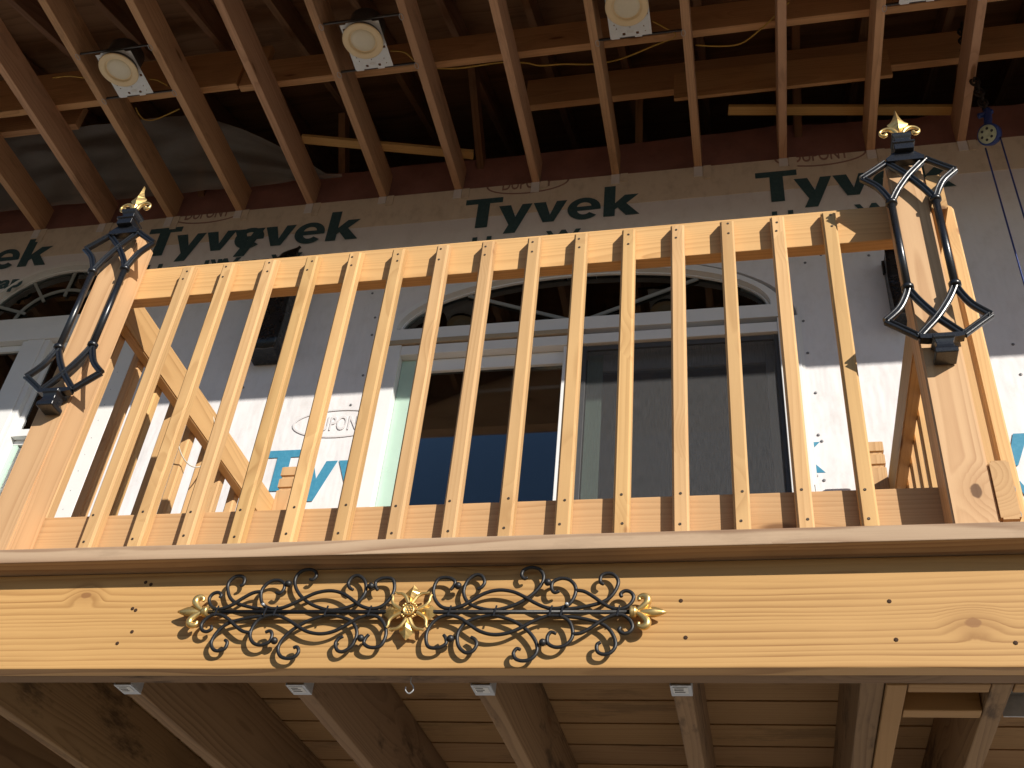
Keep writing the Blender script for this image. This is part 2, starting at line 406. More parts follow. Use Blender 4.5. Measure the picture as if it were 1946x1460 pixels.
# lettering
T_ = [(0, .173), (0, .21), (.192, .21), (.192, .173), (.127, .173), (.127, 0), (.065, 0), (.065, .173)]
y_ = [(.176, .143), (.238, .143), (.266, .055), (.296, .143), (.347, .143), (.272, -.057), (.213, -.057), (.236, .002)]
v_ = [(.353, .143), (.415, .143), (.441, .048), (.470, .143), (.522, .143), (.462, 0), (.407, 0)]
e_o = arc(.609, .071, .082, .077, 0, 318, 30)+arc(.609, .069, .036, .040, 318, 196, 12)+[(.691, .060)]
e_h = [(.573, .086)]+arc(.609, .086, .036, .030, 180, 0, 10)
k_ = [(.706, 0), (.706, .213), (.761, .213), (.761, .088), (.808, .143), (.874, .143), (.816, .083), (.88, 0), (.815, 0), (.774, .058), (.761, .045), (.761, 0)]
LET = {'T': fill_mesh([T_], .0012), 'y': fill_mesh([y_], .0012), 'v': fill_mesh([v_], .0012), 'e': fill_mesh([e_o, e_h], .0012), 'k': fill_mesh([k_], .0012)}
LETD = {k: v.copy() for k, v in LET.items()}
HW = text_mesh('HomeWrap', .73, .088, .03); HWD = HW.copy()
DUP = text_mesh('DUPONT', .26, .075, .012)
ring_o = fill_mesh([arc(0, 0, .215, .078, 0, 350, 35), arc(0, 0, .205, .069, 0, 350, 35)], .0010)
def logo(tx, bz, letters='Tyvek', dy=.0045, home=True, dup=None, dupz=.298):
    top = bz > 2.5; kk = 'dink' if top else 'wink'
    for ch in letters: mob('lettering', LETD[ch] if top else LET[ch], M[kk], wall, (tx, YW-dy, bz))
    if home: mob('lettering', HWD if top else HW, M[kk], wall, (tx+.062, YW-dy, bz-.155))
    if dup:
        for me_, x_, z_ in ((ring_o, tx+.31, bz+dupz), (DUP, tx+.18, bz+dupz-.036)):
            me_ = me_.copy(); me_.materials.clear()
            if top:                                       # the sheet is cut off at the ceiling line
                bm = bmesh.new(); bm.from_mesh(me_)
                bmesh.ops.bisect_plane(bm, geom=list(bm.verts)+list(bm.edges)+list(bm.faces), plane_co=(0, 0, ZC-.003-z_), plane_no=(0, 0, 1), clear_outer=True)
                bm.to_mesh(me_); bm.free()
            mob('printed_logo', me_, dup, wall, (x_, YW-dy, z_))
logo(.078, 3.018, dup=M['red']); logo(1.512, 3.018, dup=M['red']); logo(2.946, 3.018)
logo(-1.352, 3.018, 'yvek', dy=.0060)
logo(-1.690, 3.022, 'Tyve', home=False, dup=M['red']); logo(-3.14, 3.030)
mob('lettering', HWD, M['dink'], wall, (-1.63, YW-.0045, 2.867))
logo(-.656, 1.504, 'Tyv', home=False, dup=M['emboss'], dupz=.345)
for P_ in ([(.852, .143), (.876, .143), (.852, .117)], [(.852, .040), (.885, 0), (.852, 0)]): mob('lettering', fill_mesh([P_], .0012), M['wink'], wall, (.80, YW-.0014, 1.495))
logo(1.905, 1.492, 'vek', home=True)
# tape over the door flange hides the left of the k
def strip(name, x0, x1, z0, z1, y, mat, parent, t=.002):
    return mob(name, box_mesh(x1-x0, t, z1-z0, 0, mat.name), mat, parent, ((x0+x1)/2, y, (z0+z1)/2))
M['tape'] = plain('flashing_tape', (.80, .78, .75), .45, 0, .04, 8., .15)
strip('flashing_tape', 1.642, 1.652, .3, 2.35, YW-.0045, M['tape'], wall)
strip('flashing_tape', 1.596, 1.651, 1.44, 2.3, YW-.0048, M['tape'], wall, .0015)
strip('flashing_tape', -1.605, -1.50, .98, 2.52, YW-.0025, M['tape'], wall)
for k in range(-5, 12):                                   # ribs where the studs push the wrap, short pieces below each joist
    x = -1.6035+.4066*k
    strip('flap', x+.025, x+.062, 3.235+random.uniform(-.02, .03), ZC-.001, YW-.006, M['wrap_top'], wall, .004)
    strip('flap', x-.021, x+.021, 3.252+random.uniform(-.012, .012), ZC-.002, YW-.0058, M['wrap'], wall, .003)
nm = lathe_mesh([(0, .0062), (-.0022, .0062), (-.003, .003)], 'Y', 8, True)
nails = [(-1.55, 1.46+.095*i+random.uniform(-.01, .01)) for i in range(9)]
nails += [(1.672+random.uniform(-.012, .012), 1.47+.10*i+random.uniform(-.02, .02)) for i in range(0, 10, 2)]
nails += [(at_y(px, py, YW).x, at_y(px, py, YW).z) for px, py in ((462, 737), (1925, 655), (1875, 607), (1876, 720), (1712, 617), (708, 558), (713, 604), (707, 637), (690, 714), (667, 770), (1542, 840), (1562, 839), (1552, 905), (1651, 486), (1530, 500), (1560, 485), (720, 510), (690, 800), (1940, 712))]
for x, z in nails: mob('nail', nm, M['nail'], wall, (x, YW-.0005, z))
# pink faced insulation above the ceiling line
ins = fill_mesh([[(-5, ZC+.001), (5.6, ZC+.001)]+[(5.6-.22*i, ZC+.30+.07*mnoise.noise(Vector((i*.7, 3.1, 0)))) for i in range(49)]], .05)
mob('insulation', ins, M['insul'], wall, (0, YW+.055, 0))

# ================================================================== room behind the glass
V = []; F = []
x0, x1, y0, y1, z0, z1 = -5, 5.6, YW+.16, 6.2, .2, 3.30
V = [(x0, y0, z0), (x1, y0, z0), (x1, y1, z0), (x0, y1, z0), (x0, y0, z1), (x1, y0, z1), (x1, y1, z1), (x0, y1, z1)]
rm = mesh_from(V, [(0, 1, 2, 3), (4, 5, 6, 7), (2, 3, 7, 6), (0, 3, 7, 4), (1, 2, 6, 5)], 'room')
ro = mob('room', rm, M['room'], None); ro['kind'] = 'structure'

# ================================================================== patio door
def bar(name, ax, x0, x1, y0, y1, z0, z1, mat, parent, bev=.002): return board(name, ax, x0, x1, y0, y1, z0, z1, mat, parent, bev)
door = thing('patio_door', 'white sliding patio door with a grey insect screen on its right half', 'door', (dc, YW+.06, DT))
F0 = YW-.012; F1 = YW+.11
bar('frame', 'Z', DX0+.002, DX0+.085, F0, F1, DT+.002, 2.288, M['white'], door)
bar('frame', 'Z', DX1-.085, DX1-.002, F0, F1, DT+.002, 2.288, M['white'], door)
bar('frame', 'X', DX0+.0855, DX1-.0855, F0+.004, F1, 2.215, 2.268, M['white'], door)
bar('sill', 'X', DX0+.0855, DX1-.0855, F0, F1, DT+.002, DT+.04, M['white'], door)
bar('head_strip', 'X', DX0+.01, .70, F0-.008, F0+.03, 2.272, 2.297, M['tan'], door)
# fixed panel
fp = bar('fixed_panel', 'Z', -.118, -.048, F0+.045, F0+.085, DT+.042, 2.213, M['green'], door)
bar('rail', 'X', -.0475, .6345, F0+.047, F0+.083, 2.146, 2.2125, M['white'], door)
bar('rail', 'X', -.0475, .6345, F0+.047, F0+.083, DT+.042, DT+.13, M['white'], door)
bar('meeting_stile', 'Z', .635, .716, F0+.012, F0+.084, DT+.042, 2.213, M['white'], door)
mob('glass_pane', box_mesh(.684, .004, 1.74, 0), M['glass'], door, (.293, F0+.065, 1.275))
bar('grille_bar', 'X', -.045, .632, F0+.080, F0+.088, 2.035, 2.052, M['grille'], door, .001)
for gx in (.17, .40): bar('grille_bar', 'Z', gx-.008, gx+.008, F0+.081, F0+.087, 2.053, 2.145, M['grille'], door, .001)
# sliding panel behind the screen
bar('sliding_panel', 'Z', .732, .800, F0+.090, F0+.118, DT+.042, 2.213, M['green'], door)
bar('sliding_panel', 'Z', 1.497, 1.554, F0+.090, F0+.118, DT+.042, 2.213, M['white'], door)
bar('sliding_panel', 'X', .801, 1.496, F0+.091, F0+.117, 2.12, 2.213, M['white'], door)
bar('sliding_panel', 'X', .801, 1.496, F0+.091, F0+.117, DT+.042, DT+.14, M['white'], door)
mob('glass_pane', box_mesh(.695, .004, 1.72, 0), M['glass'], door, (1.1485, F0+.104, 1.26))
M['scrframe'] = plain('screen_frame', (.06, .06, .062), .5, 0, .1, 40., .03)
bar('screen_frame', 'Z', .719, .738, F0+.020, F0+.034, DT+.045, 2.211, M['scrframe'], door)
bar('screen_frame', 'Z', 1.537, 1.5535, F0+.020, F0+.034, DT+.045, 2.211, M['scrframe'], door)
bar('screen_frame', 'X', .7385, 1.5365, F0+.021, F0+.033, 2.186, 2.211, M['scrframe'], door)
mob('insect_screen', box_mesh(.80, .0012, 1.88, 0), M['screen'], door, (1.1375, F0+.027, 1.248))

def arched(name, label, cx, zb, a, b, bot, yf, spokes, inner=None, fa=.072, fb=.118):
    o = thing(name, label, 'window', (cx, yf+.05, zb))
    n = 40
    ob = arc(cx, zb, a-.003, b-.003, 0, 180, n)
    ib = arc(cx, zb+.068, a-fa, b-fb, 180, 0, n)
    fr = fill_mesh([[(cx+a-.003, bot), ]+ob+[(cx-a+.003, bot)], ib], .10)
    mob('frame', fr, M['white'], o, (0, yf, 0))
    ml = fill_mesh([arc(cx, zb+.068, a-fa-.002, b-fb-.002, 0, 180, n), arc(cx, zb+.076, a-fa-.014, b-fb-.020, 0, 180, n)], .012)
    mob('glazing_bead', ml, M['white'], o, (0, yf+.030, 0))
    mob('glass_pane', fill_mesh([arc(cx, zb+.066, a-fa+.002, b-fb+.002, 0, 180, n)], .004), M['glass'], o, (0, yf+.052, 0))
    hub = (cx, zb+.075)
    for an, r0 in spokes:
        e = Vector((cx+(a-fa-.012)*math.cos(R(an)), 0, zb+.068+(b-fb-.012)*math.sin(R(an)))); s0 = Vector((hub[0], 0, hub[1]))
        d = e-s0; L = d.length; p0 = s0+d*r0
        V2, F2 = [], []; sweep_geo([p0, e], [(-.008, -.004), (.008, -.004), (.008, .004), (-.008, .004)], V2, F2)
        mob('spoke', mesh_from(V2, F2, 'spoke'), M['grille'], o, (0, yf+.042, 0))
    if inner:
        P = [Vector((x, 0, z)) for x, z in arc(cx, zb+.068, *inner, 2, 178, 30)]
        V2, F2 = [], []; sweep_geo(P, [(-.008, -.004), (.008, -.004), (.008, .004), (-.008, .004)], V2, F2)
        mob('spoke', mesh_from(V2, F2, 'arc_bar'), M['grille'], o, (0, yf+.0422, 0))
    return o
dw = arched('arched_window', 'wide flat arched window with fan bars above the patio door', dc-.03, ARB+.003, da-.002, ARH-.004, ARB-.001, YW-.008, [(50, .04), (130, .04)])
dw.location.x += .0
lw = arched('arched_window', 'half round arched window with sunburst bars at the left edge', lc, 2.563, la-.002, .468, 2.561, YW-.008, [(24, .50), (58, .50), (90, .50), (122, .50), (156, .50)], (.245, .225), .030, .100)
# paired sash window under it
sw = thing('sash_window', 'white paired sash window below the half round window at left', 'window', (lc, YW+.06, .95))
bar('frame', 'X', LX0+.002, LX1-.002, F0-.006, F1, 2.47, 2.557, M['white'], sw)
bar('frame', 'X', LX0+.002, LX1-.002, F0, F1, .953, 1.03, M['white'], sw)
bar('mullion', 'Z', lc-.05, lc+.045, F0-.002, F1, 1.031, 2.469, M['white'], sw)
for s in (0, 1):
    xa, xb = ((LX0+.005, lc-.051), (lc+.046, LX1-.005))[s]
    bar('jamb', 'Z', xa, xa+.028, F0+.004, F1, 1.031, 2.469, M['white'], sw); bar('jamb', 'Z', xb-.028, xb, F0+.004, F1, 1.031, 2.469, M['white'], sw)
    us = bar('upper_sash', 'X', xa+.029, xb-.029, F0+.03, F0+.06, 1.885, 1.925, M['white'], sw)
    bar('upper_sash', 'X', xa+.029, xb-.029, F0+.031, F0+.06, 2.43, 2.468, M['white'], sw)
    bar('upper_sash', 'Z', xa+.029, xa+.055, F0+.032, F0+.06, 1.926, 2.429, M['white'], sw); bar('upper_sash', 'Z', xb-.055, xb-.029, F0+.032, F0+.06, 1.926, 2.429, M['green'], sw)
    mob('glass_pane', box_mesh(xb-xa-.112, .004, .503, 0), M['glass'], sw, ((xa+xb)/2, F0+.046, 2.1775))
    bar('lower_sash', 'X', xa+.029, xb-.029, F0+.065, F0+.095, 1.86, 1.90, M['white'], sw)
    bar('lower_sash', 'Z', xa+.029, xa+.055, F0+.066, F0+.094, 1.032, 1.859, M['green'], sw); bar('lower_sash', 'Z', xb-.07, xb-.029, F0+.066, F0+.094, 1.032, 1.859, M['white'], sw)
    mob('glass_pane', box_mesh(xb-xa-.127, .004, .826, 0), M['glass'], sw, ((xa+xb)/2-.0075, F0+.08, 1.4455))

# ================================================================== wrapped wall lanterns
def wrapped(name, label, x0, x1, z0, z1, y0, y1, crown):
    bm = bmesh.new(); bmesh.ops.create_cube(bm, size=1)
    bmesh.ops.subdivide_edges(bm, edges=list(bm.edges), cuts=9, use_grid_fill=True)
    cx, cy, cz = (x0+x1)/2, (y0+y1)/2, (z0+z1)/2
    for v in bm.verts:
        p = Vector((v.co.x*(x1-x0), v.co.y*(y1-y0), v.co.z*(z1-z0)))
        n = mnoise.noise_vector(Vector((p.x*16, p.y*16, p.z*9))+Vector((cx*3, 0, 0)))*.007
        if v.co.y < .49: p += n
        if crown and v.co.z > .2:
            k = (v.co.z-.2)/.3; p.x = p.x*(1-.35*k)-.05*k*k; p.y = p.y*(1-.4*k)+.03*k
        v.co = p
    me = bpy.data.meshes.new('bag'); bm.to_mesh(me); bm.free()
    for p in me.polygons: p.use_smooth = True
    o = thing(name, label, 'wall lamp', (cx, y1, z0))
    mob('cover', me, M['bag'], o, (cx, cy, cz))
    if crown:
        tube('knot', [(cx-.06, cy+.03, z1-.03), (cx-.03, cy+.025, z1+.02), (cx-.005, cy+.02, z1+.06), (cx+.012, cy+.02, z1+.085)], lambda t: .034*(1-t)+.010+.008*math.sin(t*6), M['bag'], o)
        tube('knot', [(cx-.13, cy+.03, z1-.045), (cx-.07, cy+.03, z1-.005), (cx-.01, cy+.03, z1+.01)], lambda t: .02+.012*math.sin(t*3), M['bag'], o)
    else:
        bar('back_plate', 'Z', x0-.006, x1+.006, y1-.02, y1-.003, z1-.06, z1+.012, M['bag'], o)
    return o
wrapped('wall_lantern', 'black wall lamp bagged in knotted black plastic, left of the patio door', -.835, -.685, 2.21, 2.86, 1.47, YW-.006, True)
wrapped('wall_lantern', 'black box shaped wall lamp on the house wrap behind the right post', 2.018, 2.17, 2.185, 2.55, 1.49, YW-.006, False)

# ================================================================== balcony deck
deck = thing('balcony_deck', 'timber balcony deck seen from below with a broad pine front beam', 'deck', (.7, .8, 0))
BX0, BX1 = -1.45, 3.1
fb = board('front_beam', 'X', BX0, BX1, 0, .0375, 0, ZD, M['beam'], deck, .003)
board('inner_beam', 'X', BX0, BX1, .0385, .076, .001, ZD-.001, M['joist'], deck, .003)
board('nosing_board', 'X', BX0, BX1, -.06, .089, ZD+.001, DT, M['nosing'], deck, .0025)
hb = [(.16, .200), (.30, .172), (.155, .155), (.148, .120), (.138, .098), (1.303, .118), (1.36, .088)]
hm = lathe_mesh([(-.0006, .0038), (-.0002, .0045), (.0010, .0042)], 'Y', 7, True)
for p in ((252, 1157), (258, 1160), (251, 1201), (223, 1223), (277, 1107), (287, 1111), (1294, 1142), (1303, 1212), (1690, 1143), (1703, 1216), (865, 1212), (1930, 1222)):
    w_ = at_y(p[0], p[1], 0); mob('screw_hole', hm, M['hole'], deck, (w_.x, -.0004, w_.z))
y = .093; i = 0
while y < YW-.02:
    y2 = min(y+.155, YW-.012)
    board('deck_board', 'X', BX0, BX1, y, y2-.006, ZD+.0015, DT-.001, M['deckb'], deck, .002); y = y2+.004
def hanger(parent, x0):
    h = bar('joist_hanger', 'Y', x0-.002, x0+.040, .077, .128, -.0035, -.0008, M['zinc'], parent, .0008)
    bar('hanger_side', 'Y', x0+.0385, x0+.0405, .077, .126, -.0005, .13, M['zinc'], parent, .0006)
    bar('hanger_side', 'Y', x0-.0022, x0-.0004, .077, .126, -.0005, .13, M['zinc'], parent, .0006)
    bar('hanger_label', 'X', x0+.003, x0+.033, .084, .112, -.0046, -.0038, M['label'], parent, .0002)
    for k in range(3): bar('label_print', 'X', x0+.006, x0+.018+.009*random.random(), .088+.008*k, .0905+.008*k, -.0052, -.0047, M['ink'], parent, 0)
for k in range(-3, 8):
    x = .4064*k+.001
    if k == 4:
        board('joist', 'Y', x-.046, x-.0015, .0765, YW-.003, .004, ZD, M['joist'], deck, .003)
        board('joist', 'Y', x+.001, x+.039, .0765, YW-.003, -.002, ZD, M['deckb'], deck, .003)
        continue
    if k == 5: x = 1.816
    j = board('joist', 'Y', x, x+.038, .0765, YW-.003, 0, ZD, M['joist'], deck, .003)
    if k < 4: hanger(deck, x)
board('blocking', 'X', 1.668, 1.815, .080, .118, .001, .14, M['deckb'], deck)
board('blocking', 'X', 1.668, 1.815, .206, .244, .001, .14, M['deckb'], deck)
board('blocking', 'X', 1.857, 2.20, .080, .118, .001, .14, M['deckb'], deck)
bar('bracket', 'X', 1.857, 2.20, .128, .232, .045, .05, M['zinc'], deck, .001)
bar('bracket', 'X', 1.857, 2.20, .234, .237, .001, .05, M['zinc'], deck, .001)
hk = thing('screw_hook', 'small steel cup hook screwed into the underside of the beam', 'hook', (.694, .045, 0))
tube('hook', [(.694, .045, .006), (.694, .045, -.010), (.700, .045, -.018), (.702, .045, -.027), (.694, .045, -.034), (.686, .045, -.028), (.685, .045, -.020)], .0014, M['zinc'], hk)

# ================================================================== front railing
BALX = [-.1998+.1313*k for k in range(15)]
rail = thing('front_railing', 'front balcony railing of pale pine with fifteen square balusters', 'railing', (.72, .09, DT))
PX = ((-.4505, -.3615), (1.789, 1.878)); PY = (.015, YR-.0015); PTOP = 1.415
def post_mesh():
    bm = bmesh.new(); bmesh.ops.create_cube(bm, size=1)
    L = PTOP-DT
    for v in bm.verts: v.co = Vector((v.co.x*L, v.co.y*(PY[1]-PY[0]), v.co.z*.089))
    topf = [e for e in bm.edges if all(v.co.x > 0 for v in e.verts)]
    bmesh.ops.bevel(bm, geom=topf, offset=.012, segments=1, affect='EDGES')
    bmesh.ops.bevel(bm, geom=[e for e in bm.edges if abs((e.verts[0].co-e.verts[1].co).x) > .5], offset=.004, segments=2, affect='EDGES')
    me = bpy.data.meshes.new('post'); bm.to_mesh(me); bm.free(); return me
pm = post_mesh()
for a, b, pmat in ((*PX[0], 'post'), (*PX[1], 'post_knotty')): mob('post', pm.copy(), M[pmat], rail, ((a+b)/2, sum(PY)/2, (PTOP+DT)/2), AXROT['Z'])
board('top_rail', 'X', PX[0][0]+.002, PX[1][1]-.002, YR, YR+.038, 1.213, 1.339, M['rail'], rail)
board('bottom_rail', 'X', PX[0][0]+.002, PX[1][1]-.002, YR, YR+.038, .318, .456, M['rail'], rail)
BD = .033
def bal_mesh(z0, z1):
    bm = bmesh.new(); bmesh.ops.create_cube(bm, size=1); L = z1-z0
    for v in bm.verts: v.co = Vector((v.co.x*L, v.co.y*BD, v.co.z*.0365))
    for v in bm.verts:
        if v.co.x > 0 and v.co.y > 0: v.co.x += .026      # tops cut on a slant
    bmesh.ops.bevel(bm, geom=[e for e in bm.edges if abs((e.verts[0].co-e.verts[1].co).x) > .5], offset=.004, segments=3, affect='EDGES')
    bmesh.ops.bevel(bm, geom=[e for e in bm.edges if all(abs(v.co.x) > L/2-1e-2 for v in e.verts)], offset=.001, segments=1, affect='EDGES')
    me = bpy.data.meshes.new('baluster'); bm.to_mesh(me); bm.free(); return me
BZ = (.278, 1.297); bmesh_ = bal_mesh(*BZ)
scm = lathe_mesh([(.001, .0034), (-.0006, .0034), (-.0010, .0025), (-.0003, .0014)], 'Y', 8, True)
def screws(par, x, y, zs, dx=0., rz=0):
    for z in zs:
        s = mob('screw', scm, M['screw'], None, (0, 0, 0)); s.parent = par
        w_ = Vector((x+dx+random.uniform(-.005, .005), y, z+random.uniform(-.006, .006)))
        ml = par.matrix_basis.copy() if par.parent is None else Matrix.Translation(par.parent.location) @ par.matrix_basis
        s.matrix_basis = ml.inverted() @ Matrix.Translation(w_) @ Matrix.Rotation(rz, 4, 'Z')
for i, x in enumerate(BALX):
    o = mob('baluster', bmesh_, M['baluster'], rail, (x, YR-.001-BD/2, sum(BZ)/2), AXROT['Z'])
    screws(o, x, YR-.0343, (1.281, 1.246, .437, .365))

# ================================================================== side railings
def side(label, s, xi, ystart, y0=.012):
    """s: -1 left, 1 right; xi inner face of the rails"""
    o = thing('side_railing', label, 'railing', (xi, .75, DT))
    xa, xb = sorted((xi, xi+s*.038)); yb = YW-.014
    def shaped(z0, z1):
        # rail with dog-eared front end
        bm = bmesh.new(); bmesh.ops.create_cube(bm, size=1); L = yb-y0; h = z1-z0
        for v in bm.verts: v.co = Vector((v.co.x*L, v.co.y*.038, v.co.z*h))
        es = [e for e in bm.edges if abs((e.verts[0].co-e.verts[1].co).z) < 1e-6 and abs((e.verts[0].co-e.verts[1].co).x) < 1e-6 and e.verts[0].co.x < 0]
        es2 = [e for e in bm.edges if abs((e.verts[0].co-e.verts[1].co).x) > .5]
        bmesh.ops.bevel(bm, geom=es2, offset=.004, segments=2, affect='EDGES')
        me = bpy.data.meshes.new('rail'); bm.to_mesh(me); bm.free(); return me
    for nm_, z0, z1 in (('top_rail', 1.213, 1.339), ('bottom_rail', .316, .456)):
        mob(nm_, shaped(z0, z1), M['rail'], o, ((xa+xb)/2, (y0+yb)/2, (z0+z1)/2), AXROT['Y'])
    bx = xi+s*(.038+.001+BD/2)
    yy_ = ystart
    while yy_ < YW-.06:
        b_ = mob('baluster', bmesh_, M['baluster'], o, (bx, yy_, sum(BZ)/2), (0, R(-90), R(90*s)))
        yy_ += .1313
    # grooved newel by the wall
    V2, F2 = [], []; hw = .0445; top = 1.493
    prof = [(DT+.001, hw), (top-.118, hw), (top-.110, hw-.007), (top-.102, hw-.007), (top-.100, hw), (top-.062, hw), (top-.054, hw-.007), (top-.046, hw-.007), (top-.044, hw), (top-.006, hw), (top, hw-.006)]
    lathe_geo([(h-(DT+top)/2, r*math.sqrt(2)) for h, r in prof], V2, F2, sides=4, ax='X', a0=R(45))
    mob('newel_post', mesh_from(V2, F2, 'newel'), M['post'], o, (xi-s*(.0445+.001), 1.445, (DT+top)/2), AXROT['Z'])
    return o
sr = side('left side balcony railing running back to the house wall', -1, -.4515, .14, .125)
sr2 = side('right side balcony railing running back to the house wall', 1, 1.8795, .108)
bolt = lathe_mesh([(0, .008), (.004, .008), (.005, .005)], 'X', 6, False)
for z in (.395, .335): mob('bolt', bolt, M['zinc'], sr2, (1.9176, .030, z))
# loop of cream cable over the left side rail
Z5 = lambda x, y: (200+x/4.294, 640+y/4.294)
pts = []
for k in range(24):
    a = R(15*k); px, py = 742+155*math.cos(a), 780+285*math.sin(a)
    d = .5+.5*math.cos(a-R(35)); xw = -.505+.07*d
    pts.append(at_x(*Z5(px, py), xw))
tube('cable_loop', pts+[pts[0]], .0022, M['wire'], thing('electrical_cable', 'loop of cream cable hung over the left side rail', 'cable', (-.46, .7, 1.2)), n=4)

# ================================================================== iron panels on the posts
def iron_panel(label, cx):
    cz, cy = 1.079, -.012
    o = thing('iron_panel', label, 'ornament', (cx, cy, cz-.36))
    SEC = [(-.0070, .0065), (-.0088, .0015), (-.0086, -.0040), (-.0070, -.0066), (-.0048, -.0074), (-.0028, -.0062), (-.0014, -.0040), (.0014, -.0040), (.0028, -.0062), (.0048, -.0074), (.0070, -.0066), (.0086, -.0040), (.0088, .0015), (.0070, .0065)]
    def member(name, pts, mirror=True):
        P = spline([Vector((x, 0, z)) for x, z in pts], 6) if len(pts) > 2 else [Vector((x, 0, z)) for x, z in pts]
        for sx in ((1, -1) if mirror else (1,)):
            for sz in (1, -1):
                V2, F2 = [], []; sweep_geo([Vector((p.x*sx, (.0012 if sx*sz < 0 else 0), p.z*sz)) for p in P], SEC, V2, F2)
                mob(name, mesh_from(V2, F2, name), M['iron'], o, (cx, cy, cz))
    member('curved_bar', [(-.052, .146), (-.0315, .190), (-.001, .239), (.025, .271), (.0475, .2975)])
    member('outer_bar', [(.0475, .2975), (.080, .271), (.113, .2450)])
    member('outer_bar', [(.113, .2450), (.081, .212), (.063, .178), (.052, .146)])
    for sx in (1, -1):
        V2, F2 = [], []; lathe_geo([(-.146, .0092), (.146, .0092)], V2, F2, sides=14)
        mob('side_bar', mesh_from(V2, F2, 'bar', True), M['iron'], o, (cx+sx*.052, cy, cz))
        for sz in (1, -1):
            V2, F2 = [], []; lathe_geo([(-.0065, .0115), (-.004, .0145), (.004, .0145), (.0065, .0115)], V2, F2, sides=12)
            mob('collar', mesh_from(V2, F2, 'collar', True), M['iron'], o, (cx+sx*.052, cy, cz+sz*.145))
    def spool(name, prof):
        V2, F2 = [], []; lathe_geo([(h, r*1.4142) for h, r in prof], V2, F2, sides=4, a0=R(45))
        me = mesh_from(V2, F2, name); bm = bmesh.new(); bm.from_mesh(me)
        bmesh.ops.bevel(bm, geom=list(bm.edges), offset=.0008, segments=1, affect='EDGES'); bm.to_mesh(me); bm.free()
        return mob(name, me, M['iron'], o, (cx, cy, cz))
    def plate(name, pts):
        V2, F2 = [], []
        for x, z in pts: V2 += [Vector((x, -.011, z)), Vector((x, .011, z))]
        n_ = len(pts); F2 = [tuple(2*i for i in range(n_)), tuple(2*i+1 for i in range(n_))]+[(2*i, 2*i+1, (2*i+3) % (2*n_), (2*i+2) % (2*n_)) for i in range(n_)]
        mob(name, mesh_from(V2, F2, name), M['iron'], o, (cx, cy, cz))
    plate('top_plate', [(-.044, .290), (.044, .290), (.047, .301), (.026, .320), (-.026, .320), (-.047, .301)])
    plate('bottom_plate', [(-.047, -.298), (.047, -.298), (.047, -.309), (.030, -.3115), (-.030, -.3115), (-.047, -.309)])
    spool('top_spool', [(.3195, .0240), (.340, .0240), (.3415, .0280), (.347, .0280), (.351, .0225), (.357, .0188), (.365, .0188), (.371, .0222), (.376, .0245), (.383, .0245), (.385, .022)])
    spool('bottom_spool', [(-.3110, .0235), (-.318, .0235), (-.323, .0200), (-.330, .0180), (-.338, .0180), (-.345, .0205), (-.352, .0240), (-.362, .0240), (-.364, .022)])
    # finial: concave four-sided spear between two curled leaves
    V2, F2 = [], []
    prof = [(h+.021, r_) for h, r_ in ((.362, .0075), (.372, .0068), (.386, .0050), (.398, .0085), (.412, .0200), (.4215, .0268), (.4245, .0262), (.432, .0180), (.444, .0115), (.458, .0066), (.472, .0034), (.4835, .0012))]
    for h, r in prof:
        d = min(.012, .0045+r*.42)
        for a_ in range(4):
            V2.append(Vector(((r, 0, h), (0, d, h), (-r, 0, h), (0, -d, h))[a_]))
    for i in range(len(prof)-1):
        for k in range(4): F2.append((i*4+k, i*4+(k+1) % 4, (i+1)*4+(k+1) % 4, (i+1)*4+k))
    F2.append((0, 1, 2, 3)); F2.append(tuple((len(prof)-1)*4+k for k in range(4)))
    f_ = mob('finial', mesh_from(V2, F2, 'finial'), M['gold'], o, (cx, cy, cz))
    for sx in (1, -1):
        P = spline([Vector((sx*x, -.002, z+.021)) for x, z in ((.003, .364), (.0065, .380), (.015, .3965), (.028, .4045), (.041, .402), (.0490, .393), (.0475, .383), (.040, .3785), (.0345, .3825), (.0355, .388))], 5)
        V2, F2 = tube_geo(P, lambda t: .0062-.0022*t+.0012*math.sin(t*9), 9)
        c_ = mob('leaf_curl', mesh_from(V2, F2, 'curl', True), M['gold'], f_, (cx, cy, cz))
    return o
iron_panel('black iron lancet panel with gold finial on the left railing post', -.392)
iron_panel('black iron lancet panel with gold finial on the right railing post', 1.8345)

# ================================================================== scroll ornament on the beam
so = thing('scroll_ornament', 'long black wrought scroll ornament with gold rosette and fleur tips on the beam', 'ornament', (.6918, -.020, .1150))
so.rotation_euler = (0, R(.81), 0)
def sput(o):                                            # children sit in the ornament's own tilted frame
    o.location = (0, 0, 0); return o
def fixq(L): return [(x/1000, (z+2.8+.0142*x)/1000) for x, z in L]
QA = fixq([(80, 47), (86, 55.5), (86.9, 66.9), (72.0, 75.5), (50.9, 72.6), (43.2, 49.8), (49.3, 26.9), (65.3, 9.0), (87.0, 3.9), (110.3, 9.9), (126.8, 20.4), (154.9, 37.6), (184.3, 44.5), (214.4, 40.1), (238.9, 28.5), (263.4, 13.8), (290.3, 2.4), (316.3, 2.0), (335.8, 12.7), (344.8, 34.5), (342.4, 52.0), (330.1, 65.1), (312.4, 68.7), (296.7, 61.0), (294.7, 46.6), (301.2, 36.9), (311.2, 39.9)])
QB = fixq([(137, 49), (145.9, 54.3), (150.7, 65.6), (143.2, 79.9), (129.2, 82.5), (113.9, 69.7), (107.9, 48.5), (112.4, 30.7), (124.5, 16.0), (146.5, 6.2), (176.6, 1.0), (205.5, 6.8), (231.0, 17.5), (255.9, 36.1), (272.0, 58.2), (275.0, 77.6), (265.1, 92.6), (248.4, 97.3), (233.7, 93.3), (228.1, 81.9), (233.9, 72.0), (241.5, 73.9)])
